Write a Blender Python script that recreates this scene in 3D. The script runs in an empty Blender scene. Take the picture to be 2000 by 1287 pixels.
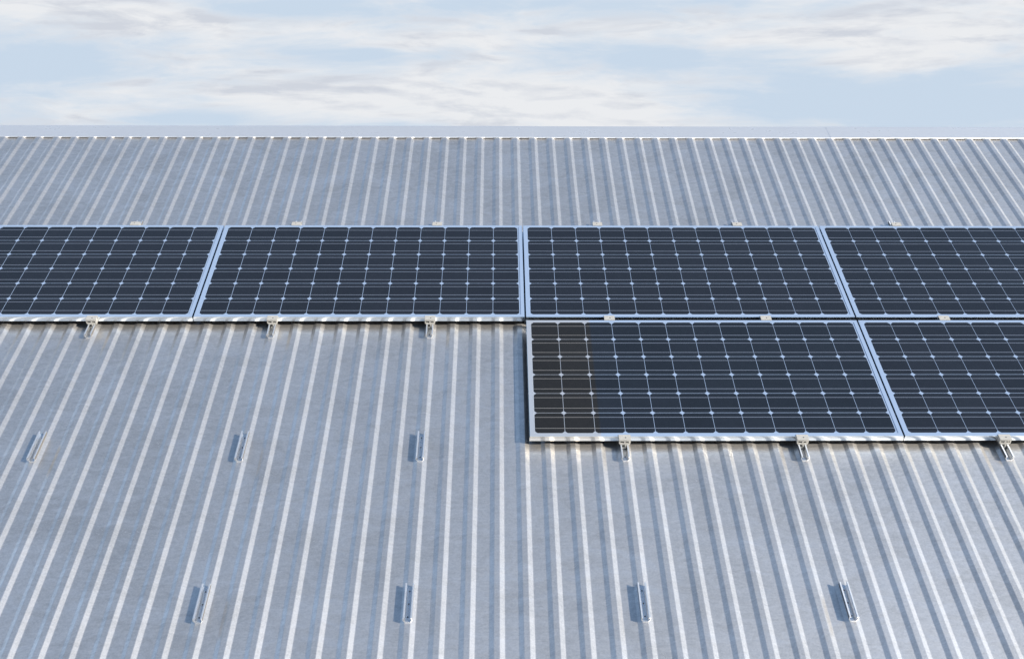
import bpy, bmesh, math, random
from mathutils import Matrix, Vector, Euler
random.seed(7)
R = math.radians
scene = bpy.context.scene
C = scene.collection

# ------------------------------------------------------------------ frame of the roof
# Roof frame: x along the ridge, y up the slope, n out of the sheet; n = 0 is the glass side of the solar panels.
SLOPE = R(30.0)
LIFT = 6.0
ROOF = Matrix.Translation((0, 0, LIFT)) @ Matrix.Rotation(SLOPE, 4, 'X')

# ------------------------------------------------------------------ camera
cam = bpy.data.cameras.new('camera')
camo = bpy.data.objects.new('camera', cam)
C.objects.link(camo)
cam.sensor_width = 36.0
cam.lens = 2230.326 / 2000.0 * 36.0
cam.clip_start = 0.05
cam.clip_end = 3000
_rx, _ry, _rz = 2.23081656, -1.21060146e-02, -9.76504306e-05
Rcv = (Matrix.Rotation(_rz, 3, 'Z') @ Matrix.Rotation(_ry, 3, 'Y') @ Matrix.Rotation(_rx, 3, 'X'))
cam_rot = Rcv.transposed() @ Matrix(((1, 0, 0), (0, -1, 0), (0, 0, -1)))
camo.matrix_world = ROOF @ (Matrix.Translation((-0.191345, -6.351126, 4.078517)) @ cam_rot.to_4x4())
scene.camera = camo

# ------------------------------------------------------------------ light
SUN = ROOF.to_3x3() @ Vector((1.12, -0.42, 1.0)).normalized()
SUN_EL = math.asin(SUN.z)
sun = bpy.data.lights.new('sun', 'SUN')
sun.energy = 5.0
sun.angle = R(0.5)
sun.color = (1.0, 0.90, 0.76)
suno = bpy.data.objects.new('sun', sun)
C.objects.link(suno)
suno.rotation_euler = SUN.to_track_quat('Z', 'Y').to_euler()
suno.location = (6, -8, 14)

world = bpy.data.worlds.new('World')
scene.world = world
world.use_nodes = True
wt = world.node_tree
wt.nodes.clear()


class NT:
    """little helper to write node trees"""
    def __init__(s, t): s.t = t
    def n(s, typ, **kw):
        nd = s.t.nodes.new(typ)
        for k, v in kw.items(): setattr(nd, k, v)
        return nd
    def put(s, sock, v):
        if isinstance(v, bpy.types.NodeSocket): s.t.links.new(v, sock)
        else: sock.default_value = v
    def m(s, op, a, b=0.0, c=None, clamp=False):
        nd = s.n('ShaderNodeMath', operation=op, use_clamp=clamp)
        s.put(nd.inputs[0], a); s.put(nd.inputs[1], b)
        if c is not None: s.put(nd.inputs[2], c)
        return nd.outputs[0]
    def mix(s, f, a, b, blend='MIX'):
        nd = s.n('ShaderNodeMix', data_type='RGBA', blend_type=blend)
        s.put(nd.inputs[0], f); s.put(nd.inputs[6], a); s.put(nd.inputs[7], b)
        return nd.outputs[2]
    def noise(s, vec, scale, detail=4.0, rough=0.5, dist=0.0):
        nd = s.n('ShaderNodeTexNoise')
        s.put(nd.inputs['Vector'], vec)
        nd.inputs['Scale'].default_value = scale
        nd.inputs['Detail'].default_value = detail
        nd.inputs['Roughness'].default_value = rough
        nd.inputs['Distortion'].default_value = dist
        return nd.outputs[0]
    def mapr(s, v, a, b, c=0.0, d=1.0, smooth=False):
        nd = s.n('ShaderNodeMapRange')
        if smooth: nd.interpolation_type = 'SMOOTHSTEP'
        s.put(nd.inputs[0], v)
        for i, x in enumerate((a, b, c, d)): nd.inputs[i + 1].default_value = x
        return nd.outputs[0]
    def scale(s, vec, sc, loc=(0, 0, 0)):
        nd = s.n('ShaderNodeMapping')
        s.put(nd.inputs[0], vec)
        nd.inputs['Scale'].default_value = sc
        nd.inputs['Location'].default_value = loc
        return nd.outputs[0]
    def comb(s, x, y, z):
        nd = s.n('ShaderNodeCombineXYZ')
        for i, v in enumerate((x, y, z)): s.put(nd.inputs[i], v)
        return nd.outputs[0]


W = NT(wt)
SKY_STRENGTH = 0.12
EXPOSURE = 0.88
sky = W.n('ShaderNodeTexSky', sky_type='NISHITA')
sky.sun_disc = False
sky.sun_elevation = SUN_EL
sky.sun_rotation = math.atan2(SUN.x, SUN.y)
sky.altitude = 100
sky.air_density = 1.0
sky.dust_density = 1.0
sky.ozone_density = 2.0
tc = W.n('ShaderNodeTexCoord')
sep = W.n('ShaderNodeSeparateXYZ')
W.put(sep.inputs[0], tc.outputs['Generated'])
dx, dy, dz = sep.outputs
ay = W.m('ADD', W.m('ABSOLUTE', dy), 0.02)
u = W.m('DIVIDE', dx, ay)                       # tangent of azimuth off north
v = W.m('DIVIDE', dz, ay)                       # tangent of elevation
# cloud layer: thin broken stratus, drawn out along the horizon
base = W.comb(u, W.m('MULTIPLY', v, 4.0), 0.0)
warp = W.noise(base, 3.0, 3.0, 0.55)
wv = W.comb(W.m('ADD', u, W.m('MULTIPLY', W.m('SUBTRACT', warp, 0.5), 0.22)),
            W.m('ADD', W.m('MULTIPLY', v, 4.2), W.m('MULTIPLY', W.m('SUBTRACT', warp, 0.5), 0.10)), 3.7)
big = W.noise(wv, 5.5, 7.0, 0.60, 0.3)
fine = W.noise(W.scale(wv, (1, 1.25, 1), (3.1, 1.7, 0)), 13.0, 8.0, 0.60, 0.25)
fine_up = W.noise(W.scale(wv, (1, 1.25, 1), (3.1, 1.7 + 0.030, 0)), 13.0, 8.0, 0.60, 0.25)
relief = W.m('SUBTRACT', fine, fine_up)          # lit tops, grey bases
# cloud banks and gaps (azimuth, elevation, half width, half height, amount)
banks = [(0.08, 0.058, 0.13, 0.021, 0.62), (-0.17, 0.068, 0.13, 0.018, 0.42), (-0.35, 0.050, 0.06, 0.010, 0.34),
         (-0.25, 0.122, 0.08, 0.014, 0.38), (-0.36, 0.132, 0.10, 0.012, 0.26), (0.33, 0.122, 0.16, 0.022, 0.40),
         (-0.02, 0.110, 0.08, 0.012, 0.22), (0.10, 0.122, 0.06, 0.010, 0.18),
         (-0.37, 0.088, 0.09, 0.016, -0.60), (-0.26, 0.045, 0.06, 0.007, -0.45), (-0.17, 0.132, 0.06, 0.008, -0.35),
         (-0.14, 0.098, 0.10, 0.006, -0.30), (0.34, 0.058, 0.13, 0.020, -0.80), (0.12, 0.098, 0.07, 0.010, -0.38),
         (0.03, 0.138, 0.05, 0.008, -0.25)]
acc = None
for (a, e, sa, se, amt) in banks:
    p1 = W.m('POWER', W.m('DIVIDE', W.m('SUBTRACT', u, a), sa), 2.0)
    p2 = W.m('POWER', W.m('DIVIDE', W.m('SUBTRACT', v, e), se), 2.0)
    g = W.m('MULTIPLY', W.m('EXPONENT', W.m('MULTIPLY', W.m('ADD', p1, p2), -1.0)), amt)
    acc = g if acc is None else W.m('ADD', acc, g)
dens = W.m('ADD', W.m('ADD', W.m('MULTIPLY', W.m('SUBTRACT', big, 0.5), 1.5), W.m('MULTIPLY', W.m('SUBTRACT', fine, 0.5), 1.3)), acc)
low = W.mapr(dz, 0.16, 0.42, 1.0, 0.12, True)    # the clear sky opens up overhead
cover = W.m('MULTIPLY', W.mapr(dens, -0.38, 0.36, 0.0, 1.0, True), low)
sh1 = W.noise(W.scale(wv, (1, 1.2, 1), (7.3, 4.4, 0)), 7.0, 7.0, 0.62, 0.3)
shade = W.m('ADD', W.mapr(sh1, 0.42, 0.62, 0.0, 0.85, True), W.m('MULTIPLY', relief, 3.0))
shade = W.m('MINIMUM', W.m('MAXIMUM', shade, 0.0), 1.0)
shade = W.m('MULTIPLY', shade, W.mapr(dens, -0.15, 0.30, 0.25, 1.0))
CL = 1.0 / (SKY_STRENGTH * 2 ** EXPOSURE)
cloud = W.mix(W.m('MULTIPLY', shade, 0.82), (0.83 * CL, 0.845 * CL, 0.87 * CL, 1), (0.59 * CL, 0.63 * CL, 0.71 * CL, 1))
hz = W.mapr(dz, 0.12, 0.50, 1.0, 0.0, True)
clear = W.mix(hz, W.mix(1.0, sky.outputs[0], (0.925, 1.025, 1.0, 1), 'MULTIPLY'), (0.58 * CL, 0.69 * CL, 0.82 * CL, 1))
skycol = W.mix(cover, clear, cloud)
bg = W.n('ShaderNodeBackground')
W.put(bg.inputs[0], skycol)
bg.inputs[1].default_value = SKY_STRENGTH
wo = W.n('ShaderNodeOutputWorld')
W.put(wo.inputs[0], bg.outputs[0])

scene.view_settings.view_transform = 'Standard'
scene.view_settings.look = 'None'
scene.view_settings.gamma = 1.0
scene.view_settings.exposure = EXPOSURE

# ------------------------------------------------------------------ materials

def material(name, metallic=0.0, rough=0.5, color=(0.5, 0.5, 0.5), spec=0.5):
    m = bpy.data.materials.new(name)
    m.use_nodes = True
    nt = NT(m.node_tree)
    b = m.node_tree.nodes['Principled BSDF']
    b.inputs['Base Color'].default_value = (*color, 1)
    b.inputs['Metallic'].default_value = metallic
    b.inputs['Roughness'].default_value = rough
    b.inputs['Specular IOR Level'].default_value = spec
    return m, nt, b


def bump(nt, b, h, strength, dist):
    bp = nt.n('ShaderNodeBump')
    bp.inputs['Strength'].default_value = strength
    bp.inputs['Distance'].default_value = dist
    nt.put(bp.inputs['Height'], h)
    nt.put(b.inputs['Normal'], bp.outputs[0])


def galvanised(name, lo, hi, metallic, r_sharp, r_soft, soft=0.56, seed=0.0, rel=1.0):
    """weathered zinc sheet: cloudy patina, fine cross grain, hair scratches; a sharper and a softer sheen mixed"""
    m, nt, b = material(name, metallic, r_sharp)
    o = nt.n('ShaderNodeTexCoord').outputs['Object']
    o = nt.scale(o, (1, 1, 1), (seed, seed * 0.7, 0))
    cloudy = nt.noise(o, 2.1, 6.0, 0.66, 0.8)
    swirl = nt.noise(nt.scale(o, (1.0, 1.7, 1.0)), 9.0, 7.0, 0.66, 1.1)
    grain = nt.noise(nt.scale(o, (16, 95, 40)), 1.0, 4.0, 0.65, 0.5)
    speck = nt.noise(o, 120.0, 3.0, 0.65)
    f = nt.m('ADD', nt.m('MULTIPLY', cloudy, 0.32), nt.m('MULTIPLY', swirl, 0.34))
    f = nt.m('ADD', f, nt.m('MULTIPLY', grain, 0.12))
    f = nt.m('ADD', f, nt.m('MULTIPLY', speck, 0.22))
    f = nt.mapr(f, 0.41, 0.59)
    col = nt.mix(f, (*lo, 1), (*hi, 1))
    # hair scratches: thin iso-lines of a stretched noise
    sc = nt.noise(nt.scale(o, (5.0, 2.2, 3.0), (4, 2, 0)), 1.0, 2.0, 0.5, 1.2)
    ln = nt.m('LESS_THAN', nt.m('ABSOLUTE', nt.m('SUBTRACT', sc, 0.5)), 0.0016)
    ln = nt.m('MULTIPLY', ln, nt.m('GREATER_THAN', cloudy, 0.54))
    col = nt.mix(nt.m('MULTIPLY', ln, 0.10), col, (lo[0] * .62, lo[1] * .62, lo[2] * .64, 1))
    var = nt.mapr(nt.m('ADD', nt.m('MULTIPLY', swirl, 0.6), nt.m('MULTIPLY', cloudy, 0.4)), 0.34, 0.66, 0.05 * rel, -0.05 * rel)
    b2 = nt.n('ShaderNodeBsdfPrincipled')
    b2.inputs['Metallic'].default_value = metallic
    for bb, rr in ((b, r_sharp), (b2, r_soft)):
        nt.put(bb.inputs['Base Color'], col)
        nt.put(bb.inputs['Roughness'], nt.m('ADD', var, rr))
    h = nt.m('ADD', nt.m('MULTIPLY', nt.noise(o, 7.0, 3.0, 0.5), 0.8), nt.m('MULTIPLY', grain, 0.2))
    bump(nt, b, h, 0.10 * rel, 0.004)
    bump(nt, b2, h, 0.10 * rel, 0.004)
    mx = nt.n('ShaderNodeMixShader')
    mx.inputs[0].default_value = soft
    nt.put(mx.inputs[1], b.outputs[0])
    nt.put(mx.inputs[2], b2.outputs[0])
    nt.put(m.node_tree.nodes['Material Output'].inputs[0], mx.outputs[0])
    return m


M_ROOF = galvanised('weathered_zinc_sheet', (0.525, 0.53, 0.54), (0.845, 0.825, 0.81), 0.99, 0.23, 0.53, 0.68)
M_CAP = galvanised('bright_zinc_flashing', (0.74, 0.76, 0.79), (0.78, 0.80, 0.83), 0.80, 0.28, 0.50, 0.6, 5.0, 0.2)


def anodised(name, color, rough, metallic, two_tone=0.0, other=None):
    m, nt, b = material(name, metallic, rough, color)
    o = nt.n('ShaderNodeTexCoord').outputs['Object']
    g = nt.noise(nt.scale(o, (40, 40, 260)), 1.0, 3.0, 0.6)
    k = nt.noise(o, 420.0, 2.0, 0.5)
    f = nt.m('ADD', nt.m('MULTIPLY', g, 0.5), nt.m('MULTIPLY', k, 0.5))
    k2 = nt.mapr(f, 0.35, 0.65, 0.92, 1.05)
    base = (*color, 1)
    if two_tone: base, _o = tint_by_x(m, nt, b, color, other, two_tone)
    nt.put(b.inputs['Base Color'], nt.mix(1.0, base, nt.comb(k2, k2, k2), 'MULTIPLY'))
    nt.put(b.inputs['Roughness'], nt.mapr(k, 0.3, 0.7, rough - 0.05, rough + 0.05))
    return m


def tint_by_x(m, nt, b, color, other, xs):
    """a sharp change of colour at panel x = xs (left of it: other)"""
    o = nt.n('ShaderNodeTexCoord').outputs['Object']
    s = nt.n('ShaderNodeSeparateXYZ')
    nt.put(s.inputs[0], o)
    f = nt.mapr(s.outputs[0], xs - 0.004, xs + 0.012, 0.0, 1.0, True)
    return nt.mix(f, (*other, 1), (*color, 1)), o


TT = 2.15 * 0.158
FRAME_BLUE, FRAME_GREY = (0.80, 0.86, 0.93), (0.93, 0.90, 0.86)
M_FRAME = anodised('anodised_aluminium', FRAME_BLUE, 0.15, 1.0)
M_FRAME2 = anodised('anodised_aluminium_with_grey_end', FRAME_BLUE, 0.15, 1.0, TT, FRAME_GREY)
M_RAIL = anodised('bright_aluminium', (0.78, 0.80, 0.83), 0.30, 0.92)
M_LIP = anodised('serrated_aluminium', (0.60, 0.64, 0.70), 0.42, 0.85)
M_SIDE = anodised('shade_darkened_aluminium', (0.13, 0.128, 0.125), 0.6, 0.4)  # rail outer walls, darkened to dim their reflection on the roof
M_NOSE = anodised('polished_zinc_edge', (0.88, 0.88, 0.88), 0.22, 1.0)


def cells_material(name, two_tone):
    m, nt, b = material(name, 0.0, 0.16, (0.030, 0.038, 0.060), 0.33)
    o = nt.n('ShaderNodeTexCoord').outputs['Object']
    col = (0.0105, 0.0135, 0.0205, 1)
    if two_tone:
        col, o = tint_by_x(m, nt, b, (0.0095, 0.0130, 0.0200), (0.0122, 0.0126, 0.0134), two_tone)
    s = nt.n('ShaderNodeSeparateXYZ')
    nt.put(s.inputs[0], o)
    # each wafer a slightly different batch of silicon
    px = nt.m('FLOOR', nt.m('DIVIDE', s.outputs[0], 0.158)); py = nt.m('FLOOR', nt.m('DIVIDE', s.outputs[1], 0.158))
    wn = nt.n('ShaderNodeTexWhiteNoise')
    nt.put(wn.inputs['Vector'], nt.comb(px, py, 0.0))
    var = nt.mapr(wn.outputs['Value'], 0, 1, 0.90, 1.10)
    n1 = nt.mapr(nt.noise(o, 28.0, 4.0, 0.65), 0.3, 0.7, 0.92, 1.08)
    # collector fingers: hair-fine lines across the bars
    k = nt.m('MULTIPLY', var, n1)
    col = nt.mix(1.0, col, nt.comb(k, k, k), 'MULTIPLY')
    nt.put(b.inputs['Base Color'], col)
    dust = nt.noise(o, 6.0, 5.0, 0.6)
    nt.put(b.inputs['Roughness'], nt.mapr(dust, 0.3, 0.7, 0.13, 0.24))
    return m


def sheet_material(name, two_tone, color, other):
    m, nt, b = material(name, 0.0, 0.22, color, 0.5)
    col = (*color, 1)
    if two_tone:
        col, o = tint_by_x(m, nt, b, color, other, two_tone)
        nt.put(b.inputs['Base Color'], col)
    return m


M_CELL = cells_material('silicon_wafer', 0)
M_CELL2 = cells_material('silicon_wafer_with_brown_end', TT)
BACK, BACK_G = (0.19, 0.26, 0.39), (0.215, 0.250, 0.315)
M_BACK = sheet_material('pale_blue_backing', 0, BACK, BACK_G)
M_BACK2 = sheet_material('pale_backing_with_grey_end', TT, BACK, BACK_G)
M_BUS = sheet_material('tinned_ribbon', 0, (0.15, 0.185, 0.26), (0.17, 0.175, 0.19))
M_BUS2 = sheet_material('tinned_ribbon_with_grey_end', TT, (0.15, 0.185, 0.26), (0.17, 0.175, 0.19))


def cast_material():
    m, nt, b = material('sandblasted_cast_aluminium', 0.25, 0.55, (0.70, 0.70, 0.66))
    o = nt.n('ShaderNodeTexCoord').outputs['Object']
    k = nt.noise(o, 380.0, 3.0, 0.6)
    g = nt.noise(o, 90.0, 3.0, 0.6)
    f = nt.mapr(nt.m('ADD', nt.m('MULTIPLY', k, 0.6), nt.m('MULTIPLY', g, 0.4)), 0.30, 0.62)
    nt.put(b.inputs['Base Color'], nt.mix(f, (0.26, 0.26, 0.25, 1), (0.43, 0.428, 0.415, 1)))
    bump(nt, b, k, 0.25, 0.002)
    return m


M_CAST = cast_material()
M_BLACK, _, _ = material('black_underside_shade', 0.0, 0.6, (0.012, 0.012, 0.013))  # black stands in for the shade under the panels
M_BOLT, _, _ = material('dark_steel', 0.6, 0.45, (0.10, 0.10, 0.11))
M_SCREW, _, _ = material('black_screw', 0.2, 0.5, (0.02, 0.022, 0.03))


def plain(name, c0, c1, scale, rough):
    m, nt, b = material(name, 0.0, rough, c0, 0.3)
    o = nt.n('ShaderNodeTexCoord').outputs['Object']
    nt.put(b.inputs['Base Color'], nt.mix(nt.mapr(nt.noise(o, scale, 6.0, 0.6), 0.3, 0.7), (*c0, 1), (*c1, 1)))
    return m


M_GROUND = plain('dry_gravel', (0.16, 0.15, 0.13), (0.27, 0.25, 0.22), 0.8, 0.95)
M_WALL = plain('grey_wall_cladding', (0.34, 0.35, 0.36), (0.42, 0.43, 0.44), 1.5, 0.7)

# ------------------------------------------------------------------ mesh helpers

def mesh_obj(name, verts, faces, mat, parent=None, smooth=None):
    me = bpy.data.meshes.new(name)
    me.from_pydata(verts, [], faces)
    bm = bmesh.new()
    bm.from_mesh(me)
    bmesh.ops.recalc_face_normals(bm, faces=bm.faces)
    bm.to_mesh(me)
    bm.free()
    me.materials.append(mat)
    if smooth:
        for p in me.polygons: p.use_smooth = True
        me.set_sharp_from_angle(angle=smooth)
    ob = bpy.data.objects.new(name, me)
    C.objects.link(ob)
    if parent: ob.parent = parent
    return ob


class MB:
    def __init__(s): s.v, s.f = [], []
    def add(s, vs, fs):
        o = len(s.v)
        s.v += [tuple(x) for x in vs]
        s.f += [tuple(i + o for i in q) for q in fs]
    def box(s, x0, x1, y0, y1, z0, z1):
        s.add([(x0, y0, z0), (x1, y0, z0), (x1, y1, z0), (x0, y1, z0), (x0, y0, z1), (x1, y0, z1), (x1, y1, z1), (x0, y1, z1)],
              [(0, 3, 2, 1), (4, 5, 6, 7), (0, 1, 5, 4), (1, 2, 6, 5), (2, 3, 7, 6), (3, 0, 4, 7)])
    def hexa(s, a, b):
        """prism between two quads (lists of four points)"""
        s.add(list(a) + list(b), [(0, 3, 2, 1), (4, 5, 6, 7), (0, 1, 5, 4), (1, 2, 6, 5), (2, 3, 7, 6), (3, 0, 4, 7)])
    def sweep(s, prof, axis, a, b, caps=True):
        """closed profile (two coords) run along an axis from a to b"""
        n = len(prof)
        def pt(q, t):
            return (t, q[0], q[1]) if axis == 'x' else (q[0], t, q[1]) if axis == 'y' else (q[0], q[1], t)
        vs = [pt(q, a) for q in prof] + [pt(q, b) for q in prof]
        fs = [(i, (i + 1) % n, n + (i + 1) % n, n + i) for i in range(n)]
        if caps: fs += [tuple(range(n))[::-1], tuple(range(n, 2 * n))]
        s.add(vs, fs)
    def disc(s, cx, cy, r, z0, z1, k=12, r1=None):
        r1 = r if r1 is None else r1
        vs = [(cx + r * math.cos(2 * math.pi * i / k), cy + r * math.sin(2 * math.pi * i / k), z0) for i in range(k)]
        vs += [(cx + r1 * math.cos(2 * math.pi * i / k), cy + r1 * math.sin(2 * math.pi * i / k), z1) for i in range(k)]
        s.add(vs, [(i, (i + 1) % k, k + (i + 1) % k, k + i) for i in range(k)] + [tuple(range(k))[::-1], tuple(range(k, 2 * k))])
    def obj(s, name, mat, parent=None, smooth=None, bevel=0.0):
        if bevel:
            me = bpy.data.meshes.new('tmp')
            me.from_pydata(s.v, [], s.f)
            bm = bmesh.new(); bm.from_mesh(me)
            bmesh.ops.recalc_face_normals(bm, faces=bm.faces)
            ed = [e for e in bm.edges if len(e.link_faces) == 2 and e.calc_face_angle(0) > 0.5]
            bmesh.ops.bevel(bm, geom=ed, offset=bevel, segments=2, affect='EDGES', clamp_overlap=True)
            bm.verts.index_update()
            v = [tuple(x.co) for x in bm.verts]; f = [tuple(q.index for q in p.verts) for p in bm.faces]
            bm.free(); bpy.data.meshes.remove(me)
            return mesh_obj(name, v, f, mat, parent, smooth)
        return mesh_obj(name, s.v, s.f, mat, parent, smooth)


def thing(name, label, cat, x, y, n, group=None, rz=0.0):
    o = bpy.data.objects.new(name, None)
    C.objects.link(o)
    o.empty_display_size = 0.1
    o.matrix_world = ROOF @ Matrix.Translation((x, y, n)) @ Matrix.Rotation(rz, 4, 'Z')
    o['label'] = label
    o['category'] = cat
    if group: o['group'] = group
    return o


def copy_thing(src, label, x, y, n, rz=0.0):
    r = src.copy()
    C.objects.link(r)
    r.matrix_world = ROOF @ Matrix.Translation((x, y, n)) @ Matrix.Rotation(rz, 4, 'Z')
    r['label'] = label
    def kids(a, b):
        for ch in list(a.children):
            c = ch.copy()
            C.objects.link(c)
            c.parent = b
            kids(ch, c)
    kids(src, r)
    return r


# ------------------------------------------------------------------ setting: ground
g = mesh_obj('ground', [(-1500, -1500, 0), (1500, -1500, 0), (1500, 1500, 0), (-1500, 1500, 0)], [(0, 1, 2, 3)], M_GROUND)
g['kind'] = 'structure'

# ------------------------------------------------------------------ building: ribbed metal roof, ridge flashing, walls
H_RIB = 0.060                    # rib tops lie this far below the panel faces
PITCH, X0 = 0.13240873, -0.46190141
WT, SL, SR, DEP = 0.0262, 0.0215, 0.0226, 0.0112
APEX, EAVE = 1.519, -6.0
XL, XR = -76, 84                 # rib numbers at the two gable ends

bld = bpy.data.objects.new('metal_roofed_building', None)
C.objects.link(bld)
bld.matrix_world = Matrix.Translation((0, 0, 0))
bld['label'] = 'building with a ribbed galvanised metal roof running up to a ridge'
bld['category'] = 'building'


def rib_profile():
    pts = []
    c = 0.0014
    for i in range(XL, XR + 1):
        x = X0 + i * PITCH
        a, b_, d, e = x - WT / 2 - SL, x - WT / 2, x + WT / 2, x + WT / 2 + SR
        ql, qr = c / math.hypot(SL, DEP), c / math.hypot(SR, DEP)
        pts += [(a - c, -DEP), (a + SL * ql, -DEP + DEP * ql), (b_ - SL * ql, -DEP * ql), (b_ + c, 0),
                (d - c, 0), (d + SR * qr, -DEP * qr), (e - SR * qr, -DEP + DEP * qr), (e + c, -DEP)]
    return pts


def roof_slope(name, sign):
    prof = rib_profile()
    vs, fs = [], []
    ys = [EAVE, -3.0, 0.0, APEX - 0.01]
    n = len(prof)
    for lay in (0.0, -0.0009):
        for y in ys:
            for (x, z) in prof:
                q = Vector((x, y, -H_RIB + z + lay))
                vs.append(q)
    L = len(ys)
    for lay in range(2):
        for j in range(L - 1):
            for i in range(n - 1):
                a = lay * L * n + j * n + i
                fs.append((a, a + 1, a + n + 1, a + n))
    for i in range(n - 1):                       # sheet edges
        for j in (0, L - 1):
            a = j * n + i
            fs.append((a, a + 1, a + 1 + L * n, a + L * n))
    for j in range(L - 1):
        for i in (0, n - 1):
            a = j * n + i
            fs.append((a, a + n, a + n + L * n, a + L * n))
    ob = mesh_obj(name, vs, fs, M_ROOF, bld)
    return ob


roof = roof_slope('roof_sheet', 1)
roof.matrix_local = ROOF
# the far slope: the same sheet mirrored over the ridge
ridge_pt = ROOF @ Vector((0, APEX, -H_RIB))
far = roof.copy()
far.data = roof.data
C.objects.link(far)
far.parent = bld
far.matrix_local = Matrix.Translation((0, 2 * ridge_pt.y, 0)) @ Matrix.Scale(-1, 4, (0, 1, 0)) @ ROOF


def ridge_cap(x0, x1, lift):
    """one bent length of ridge flashing, in world axes about the ridge line"""
    c30, s30 = math.cos(SLOPE), math.sin(SLOPE)
    half = APEX - 1.338
    t = 0.0012
    def at(y, n):                                 # roof frame point on the near slope -> world y,z
        w = ROOF @ Vector((0, y, n))
        return (w.y - ridge_pt.y, w.z - ridge_pt.z)
    up = -H_RIB + 0.0012 + lift
    near = [at(APEX - half + 0.0006, up - 0.0052), at(APEX - half, up - 0.001), at(APEX - half + 0.0015, up + 0.0005), at(APEX - 0.02, up)]
    apex = (0.0, at(APEX, up)[1] - 0.001)
    prof_top = near + [apex] + [(-y, z) for (y, z) in reversed(near)]
    prof_bot = [(y * (1 - 0.004) + (t if y < 0 else -t) * 0.8, z - t) for (y, z) in prof_top]
    n = len(prof_top)
    vs = [(x, y, z) for x in (x0, x1) for (y, z) in prof_top] + [(x, y, z) for x in (x0, x1) for (y, z) in prof_bot]
    fs = []
    for lay in range(2):
        for i in range(n - 1):
            a = lay * 2 * n + i
            fs.append((a, a + 1, a + 1 + n, a + n))
    for k in (0, n):
        for i in range(n - 1):
            fs.append((k + i, k + i + 1, k + i + 1 + 2 * n, k + i + 2 * n))
    for i in (0, n - 1):
        fs.append((i, i + n, i + n + 2 * n, i + 2 * n))
    ob = mesh_obj('ridge_cap', vs, fs, M_CAP, bld)
    ob.data.materials.append(M_NOSE)
    for i in (0, n - 2):                          # the folded edges
        ob.data.polygons[i].material_index = 1
        ob.data.polygons[n - 1 + i].material_index = 1
    ob.location = ridge_pt
    return ob


M_FOAM, _, _ = material('black_foam', 0.0, 0.9, (0.02, 0.02, 0.02))
seam0, step = 0.070, 2.285
for k in range(-5, 5):
    lap = 0.03
    ridge_cap(seam0 + k * step - (lap if k > -5 else 0), seam0 + (k + 1) * step, 0.0014 if k % 2 else 0.0)

cl = MB()
for y0 in (1.3425,):
    cl.box(X0 + (XL - 0.5) * PITCH, X0 + (XR + 0.5) * PITCH, y0, y0 + 0.02, -H_RIB - DEP + 0.0006, -H_RIB - 0.0012)
co = cl.obj('closure_strip', M_FOAM, bld)
co.matrix_local = ROOF
co2 = co.copy()
C.objects.link(co2)
co2.parent = bld
co2.matrix_local = far.matrix_local

# walls under the eaves
eave_w = ROOF @ Vector((0, EAVE + 0.35, -H_RIB - DEP - 0.02))
yn, yf = eave_w.y, 2 * ridge_pt.y - eave_w.y
ze, zr = eave_w.z, ridge_pt.z - 0.06
xa, xb = X0 + XL * PITCH + 0.4, X0 + XR * PITCH - 0.4
wm = MB()
wm.box(xa, xb, yn, yn + 0.2, -0.2, ze)
wm.box(xa, xb, yf - 0.2, yf, -0.2, ze)
for (p0, p1) in ((xa, xa + 0.2), (xb - 0.2, xb)):
    prof = [(yn + 0.2, -0.2), (yf - 0.2, -0.2), (yf - 0.2, ze), (ridge_pt.y, zr - 0.06), (yn + 0.2, ze)]
    wm.sweep(prof, 'x', p0, p1)
wm.obj('wall', M_WALL, bld)

# ------------------------------------------------------------------ solar panels
CP = 0.158
PX0, PX1 = -0.0285, 1.9275       # frame edges about the first cell column
PY0, PY1 = -0.9755, 0.0235
FH = 0.0310


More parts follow.
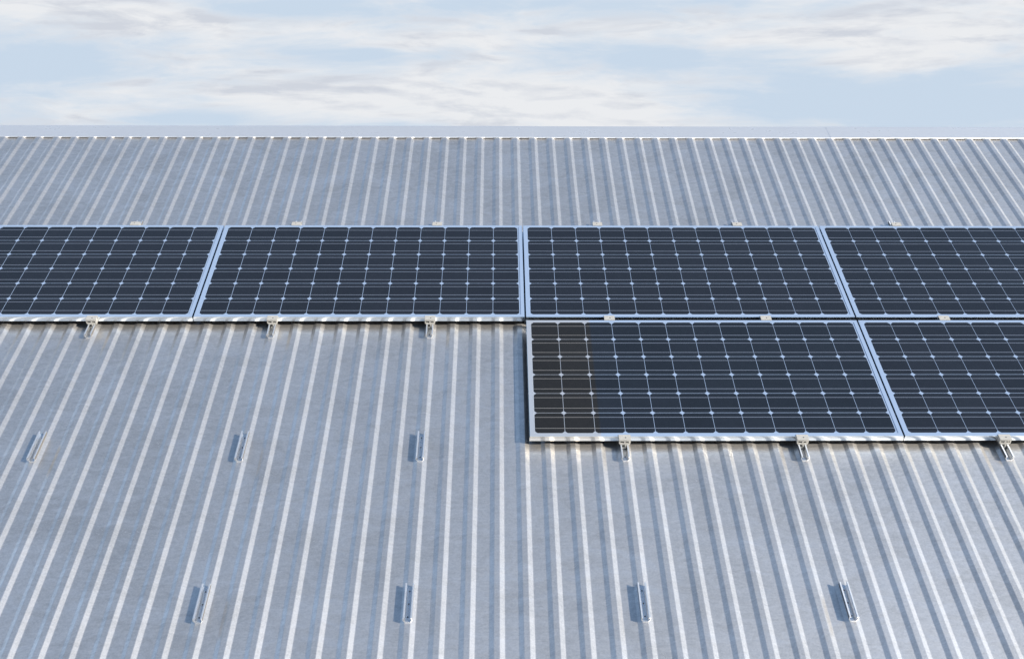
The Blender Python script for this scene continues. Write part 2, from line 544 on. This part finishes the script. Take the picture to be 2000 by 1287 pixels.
def make_panel(name, label, x, y, two_tone=False):
    """origin: top left corner of the cell grid, on the glass"""
    t = thing(name, label, 'solar panel', x, y, 0.0, 'solar panels on the ribbed roof')
    # frame: hollow section mitred at the corners, rounded nose, flat lip
    prof = [(0.0, -FH)]                           # (inset from the outside, height)
    for k in range(0, 8):                         # the nose leans back a little towards the lip
        q = k / 7
        prof.append((0.0022 * q ** 2.2, -0.022 + 0.0209 * q))
    prof += [(0.0033, 0.0), (0.0240, 0.0), (0.0243, -0.0004), (0.0243, -0.0018), (0.0075, -0.0019), (0.0075, -FH + 0.002), (0.028, -FH + 0.002), (0.028, -FH)]
    cor = [(PX0, PY0, 1, 1), (PX1, PY0, -1, 1), (PX1, PY1, -1, -1), (PX0, PY1, 1, -1)]
    vs, fs = [], []
    n = len(prof)
    for (cx, cy, sx, sy) in cor:
        vs += [(cx + sx * q[0], cy + sy * q[0], q[1]) for q in prof]
    for c in range(4):
        d = (c + 1) % 4
        for i in range(n):
            j = (i + 1) % n
            fs.append((c * n + i, d * n + i, d * n + j, c * n + j))
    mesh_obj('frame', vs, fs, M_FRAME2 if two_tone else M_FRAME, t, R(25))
    frm = t.children[0]
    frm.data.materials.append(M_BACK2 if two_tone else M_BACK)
    frm.data.materials.append(M_BLACK)            # shade painted black on underside and inner faces; below:
    # lip painted the pale backing colour to stand for bright sky reflection
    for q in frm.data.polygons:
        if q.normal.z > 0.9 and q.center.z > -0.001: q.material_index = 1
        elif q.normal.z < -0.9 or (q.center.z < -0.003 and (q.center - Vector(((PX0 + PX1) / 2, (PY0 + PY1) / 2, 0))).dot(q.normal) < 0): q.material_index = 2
    b = MB()
    b.box(PX0 + 0.0078, PX1 - 0.0078, PY0 + 0.0078, PY1 - 0.0078, -0.0070, -0.0026)
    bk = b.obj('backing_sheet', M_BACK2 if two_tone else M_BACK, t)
    bk.data.materials.append(M_BLACK)             # underside painted black to deepen the shade beneath
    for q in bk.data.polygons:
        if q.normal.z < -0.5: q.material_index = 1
    # wafers with clipped, slightly rounded corners
    cb, bb = MB(), MB()
    gap, ch = 0.00145, 0.0138
    for r in range(6):
        for c in range(12):
            x0, x1 = c * CP + gap, (c + 1) * CP - gap
            y1, y0 = -r * CP - gap, -(r + 1) * CP + gap
            o = []
            for (kx, ky, sx, sy, fl) in ((x0, y0, 1, 1, 0), (x1, y0, -1, 1, 1), (x1, y1, -1, -1, 0), (x0, y1, 1, -1, 1)):
                arc = [(kx, ky + sy * ch), (kx + sx * ch * 0.28, ky + sy * ch * 0.64), (kx + sx * ch * 0.64, ky + sy * ch * 0.28), (kx + sx * ch, ky)]
                o += arc[::-1] if fl else arc
            cb.add([(px, py, -0.0020) for (px, py) in o], [tuple(range(len(o)))])
        for fr in (0.225, 0.765):
            yy = -(r + fr) * CP
            bb.add([(gap, yy - 0.0014, -0.0015), (12 * CP - gap, yy - 0.0014, -0.0015), (12 * CP - gap, yy + 0.0014, -0.0015), (gap, yy + 0.0014, -0.0015)], [(0, 1, 2, 3)])
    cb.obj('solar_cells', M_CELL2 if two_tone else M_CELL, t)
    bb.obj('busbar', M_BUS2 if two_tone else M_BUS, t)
    return t


DX, DY = 1.96028, 1.02778
p = make_panel('solar_panel', 'upper row solar panel third from the left, directly above the brown-ended panel', 0.0, 0.0)
copy_thing(p, 'upper row solar panel cut off by the left edge of the photo', -2 * DX, 0.0, 0.0)
copy_thing(p, 'upper row solar panel second from the left, shown whole above bare roof', -DX, 0.0, 0.0)
copy_thing(p, 'upper row solar panel cut off by the right edge of the photo', DX, 0.0, 0.0)
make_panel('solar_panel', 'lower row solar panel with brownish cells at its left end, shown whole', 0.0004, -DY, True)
copy_thing(p, 'lower row solar panel cut off by the right edge of the photo', DX + 0.0004, -DY, 0.0)

# ------------------------------------------------------------------ mounting rails
RAIL_H = 0.0284
RAIL_L = 0.200


def rib_x(i): return X0 + i * PITCH


def make_rail(label, i, y):
    t = thing('mounting_rail', label, 'mounting rail', rib_x(i), y, -H_RIB + 0.0004, 'short aluminium mounting rails on the roof ribs')
    k = 0.0018
    half = [(0.0022, 0.0), (0.0128, 0.0), (0.0205, 0.0105), (0.0212, 0.0125), (0.0212, RAIL_H - 0.001), (0.0202, RAIL_H), (0.0140, RAIL_H),
            (0.0128, RAIL_H - 0.0012), (0.0128, RAIL_H - 0.0065), (0.0144, RAIL_H - 0.0065), (0.0144, RAIL_H - 0.0022),
            (0.0190, RAIL_H - 0.0022), (0.0190, 0.0130), (0.0120, 0.0024), (0.0010, 0.0024), (0.0, 0.0012)]
    prof = half + [(-x, z) for (x, z) in reversed(half[:-1])]
    b = MB()
    b.sweep(prof, 'y', -RAIL_L / 2, RAIL_L / 2)
    # serrations along both lips
    m = 40
    for s in (-1, 1):
        for q in range(m):
            y0 = -RAIL_L / 2 + (q + 0.2) * RAIL_L / m
            xa_, xb_ = sorted((s * 0.0144, s * 0.0198))
            b.hexa([(xa_, y0, RAIL_H), (xb_, y0, RAIL_H), (xb_, y0 + RAIL_L / m * 0.6, RAIL_H), (xa_, y0 + RAIL_L / m * 0.6, RAIL_H)],
                   [(xa_, y0 + 0.0009, RAIL_H + 0.0007), (xb_, y0 + 0.0009, RAIL_H + 0.0007), (xb_, y0 + RAIL_L / m * 0.6 - 0.0009, RAIL_H + 0.0007), (xa_, y0 + RAIL_L / m * 0.6 - 0.0009, RAIL_H + 0.0007)])
    ch = b.obj('channel', M_RAIL, t)
    ch.data.materials.append(M_LIP)
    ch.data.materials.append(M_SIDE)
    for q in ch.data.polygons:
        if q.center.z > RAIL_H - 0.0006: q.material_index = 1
        elif q.normal.x * q.center.x > 0.004 and abs(q.center.x) > 0.0135: q.material_index = 2      # outer walls painted dark so the ribs mirror less light
    for yy in (-0.072, 0.0, 0.072):
        s = MB()
        s.disc(0.0, yy, 0.0034, 0.0023, 0.0038, 10)
        s.obj('screw', M_SCREW, t)
    return t


RIBS = (-16, -8, -1, 7, 14, 22)
ROWY = (0.030, -1.0, -2.024, -3.039)
rail = None
top_who = ['first', 'second', 'third', 'fourth', 'fifth', 'sixth']
rails = []
for j, i in enumerate(RIBS):
    rails.append((i, ROWY[0], 'rail behind the %s clamp from the left on the top edge of the upper row' % top_who[j]))
for i, w in ((-16, 'left end clamp below the upper row'), (-8, 'middle end clamp below the upper row'), (-1, 'right end clamp below the upper row')):
    rails.append((i, ROWY[1], 'aluminium rail sticking out under the ' + w))
for i, w in ((7, 'left'), (14, 'middle'), (22, 'right')):
    rails.append((i, ROWY[1], 'aluminium rail deep in the dark gap under the %s clamp between the two panel rows' % w))
for i, w in ((-16, 'leftmost of the three beside the lower row'), (-8, 'middle one of the three beside the lower row'), (-1, 'the one nearest to the brown-ended panel')):
    rails.append((i, ROWY[2], 'empty aluminium rail on a roof rib, ' + w))
for i, w in ((7, 'left end clamp below the lower row'), (14, 'middle end clamp below the lower row'), (22, 'right end clamp below the lower row')):
    rails.append((i, ROWY[2], 'aluminium rail sticking out under the ' + w))
for i, w in ((-8, 'leftmost'), (-1, 'second from the left'), (7, 'second from the right'), (14, 'rightmost')):
    rails.append((i, ROWY[3], 'empty aluminium rail at the bottom of the photo, %s of four' % w))
for (i, y, lab) in rails:
    if rail is None: rail = make_rail(lab, i, y)
    else: copy_thing(rail, lab, rib_x(i), y, -H_RIB + 0.0004)

# ------------------------------------------------------------------ clamps
Z0 = -0.035                      # clamp origin: top of the rail; the panel face is 35 mm above


def make_end_clamp(label, x, y, rz=0.0):
    t = thing('end_clamp', label, 'clamp', x, y, Z0, 'end clamps along the outer panel edges', rz)
    # plate laps over the panel frame at +y; body stands in front of the frame
    b = MB()
    b.box(-0.0315, 0.0315, -0.0215, 0.0190, 0.0354, 0.0392)
    b.obj('clamp_plate', M_CAST, t, R(40), 0.0009)
    b = MB()
    f0, f1 = -0.0190, -0.0155
    b.box(-0.0300, 0.0300, f0, f1, 0.0262, 0.0353)                                  # upper bar
    b.hexa([(-0.0300, f0, 0.0145), (-0.0240, f0, 0.0145), (-0.0240, f1, 0.0145), (-0.0300, f1, 0.0145)],
           [(-0.0300, f0, 0.0261), (-0.0225, f0, 0.0261), (-0.0225, f1, 0.0261), (-0.0300, f1, 0.0261)])
    b.hexa([(0.0240, f0, 0.0145), (0.0300, f0, 0.0145), (0.0300, f1, 0.0145), (0.0240, f1, 0.0145)],
           [(0.0225, f0, 0.0261), (0.0300, f0, 0.0261), (0.0300, f1, 0.0261), (0.0225, f1, 0.0261)])
    b.hexa([(-0.0060, f0, 0.0145), (0.0040, f0, 0.0145), (0.0040, f1, 0.0145), (-0.0060, f1, 0.0145)],
           [(-0.0015, f0, 0.0261), (0.0045, f0, 0.0261), (0.0045, f1, 0.0261), (-0.0015, f1, 0.0261)])
    b.hexa([(-0.0215, f0 - 0.002, 0.0035), (0.0215, f0 - 0.002, 0.0035), (0.0215, f1, 0.0035), (-0.0215, f1, 0.0035)],
           [(-0.0300, f0 - 0.002, 0.0144), (0.0300, f0 - 0.002, 0.0144), (0.0300, f1, 0.0144), (-0.0300, f1, 0.0144)])
    b.box(-0.0300, -0.0268, f1 + 0.0001, 0.0090, 0.0125, 0.0353)                     # side cheeks
    b.box(0.0268, 0.0300, f1 + 0.0001, 0.0090, 0.0125, 0.0353)
    b.box(-0.0267, 0.0267, f1 + 0.0001, 0.0090, 0.0020, 0.0070)                      # foot on the rail
    b.obj('clamp_body', M_CAST, t)
    # hooked tongue reaching into the channel
    h = MB()
    arc = [(0.0045, 0.0034), (0.0062, -0.0030), (0.0050, -0.0100), (0.0008, -0.0150), (-0.0055, -0.0160), (-0.0098, -0.0125)]
    wdt = [0.0050, 0.0052, 0.0054, 0.0052, 0.0046, 0.0030]
    out, inn = [], []
    for q in range(len(arc)):
        a = Vector(arc[max(0, q - 1)]); c = Vector(arc[min(len(arc) - 1, q + 1)])
        d = (c - a).normalized(); nn = Vector((-d.y, d.x))
        pnt = Vector(arc[q])
        out.append(tuple(pnt + nn * wdt[q] * 0.7)); inn.append(tuple(pnt - nn * wdt[q] * 0.7))
    for q in range(len(arc) - 1):
        ya, yb = -0.0260, -0.0120
        h.hexa([(out[q][0], ya, out[q][1]), (out[q + 1][0], ya, out[q + 1][1]), (inn[q + 1][0], ya, inn[q + 1][1]), (inn[q][0], ya, inn[q][1])],
               [(out[q][0], yb, out[q][1]), (out[q + 1][0], yb, out[q + 1][1]), (inn[q + 1][0], yb, inn[q + 1][1]), (inn[q][0], yb, inn[q][1])])
    h.obj('hook', M_CAST, t)
    s = MB()
    s.disc(0.004, -0.003, 0.0042, 0.0391, 0.0402, 10, 0.0036)
    s.obj('bolt', M_BOLT, t)
    return t


def make_mid_clamp(label, x, y):
    t = thing('middle_clamp', label, 'clamp', x, y, Z0, 'middle clamps bridging the gap between the panel rows')
    b = MB()
    b.box(-0.0315, 0.0315, -0.0205, 0.0205, 0.0354, 0.0392)
    b.obj('clamp_plate', M_CAST, t, R(40), 0.0009)
    b = MB()
    b.box(-0.0260, 0.0260, -0.0070, 0.0070, 0.0004, 0.0353)
    b.obj('clamp_body', M_CAST, t)
    s = MB()
    s.disc(0.004, 0.0, 0.0042, 0.0391, 0.0402, 10, 0.0036)
    s.obj('bolt', M_BOLT, t)
    return t


ec = make_end_clamp('pale clamp on the lower edge of the upper panel row, left of three', rib_x(-16) + 0.001, -0.988)
for (i, y, w) in ((-8, -0.988, 'lower edge of the upper panel row, middle of three'), (-1, -0.988, 'lower edge of the upper panel row, right of three'),
                  (7, -2.0135, 'lower edge of the brown-ended panel, left of its two'), (14, -2.0135, 'lower edge of the brown-ended panel, right of its two'),
                  (22, -2.0135, 'lower edge of the lower right panel')):
    copy_thing(ec, 'pale clamp on the ' + w, rib_x(i) + 0.001, y, Z0)
whr = ['first from the left', 'second from the left', 'third from the left', 'third from the right', 'second from the right', 'first from the right']
for j, i in enumerate(RIBS):
    copy_thing(ec, 'small pale clamp on the top edge of the upper panel row, ' + whr[j], rib_x(i), 0.0355, Z0, math.pi)
mc = None
for i, w in ((7, 'left'), (14, 'middle'), (22, 'right')):
    lab = 'pale clamp across the gap between the two panel rows, %s of three' % w
    if mc is None: mc = make_mid_clamp(lab, rib_x(i), -0.989)
    else: copy_thing(mc, lab, rib_x(i), -0.989, Z0)
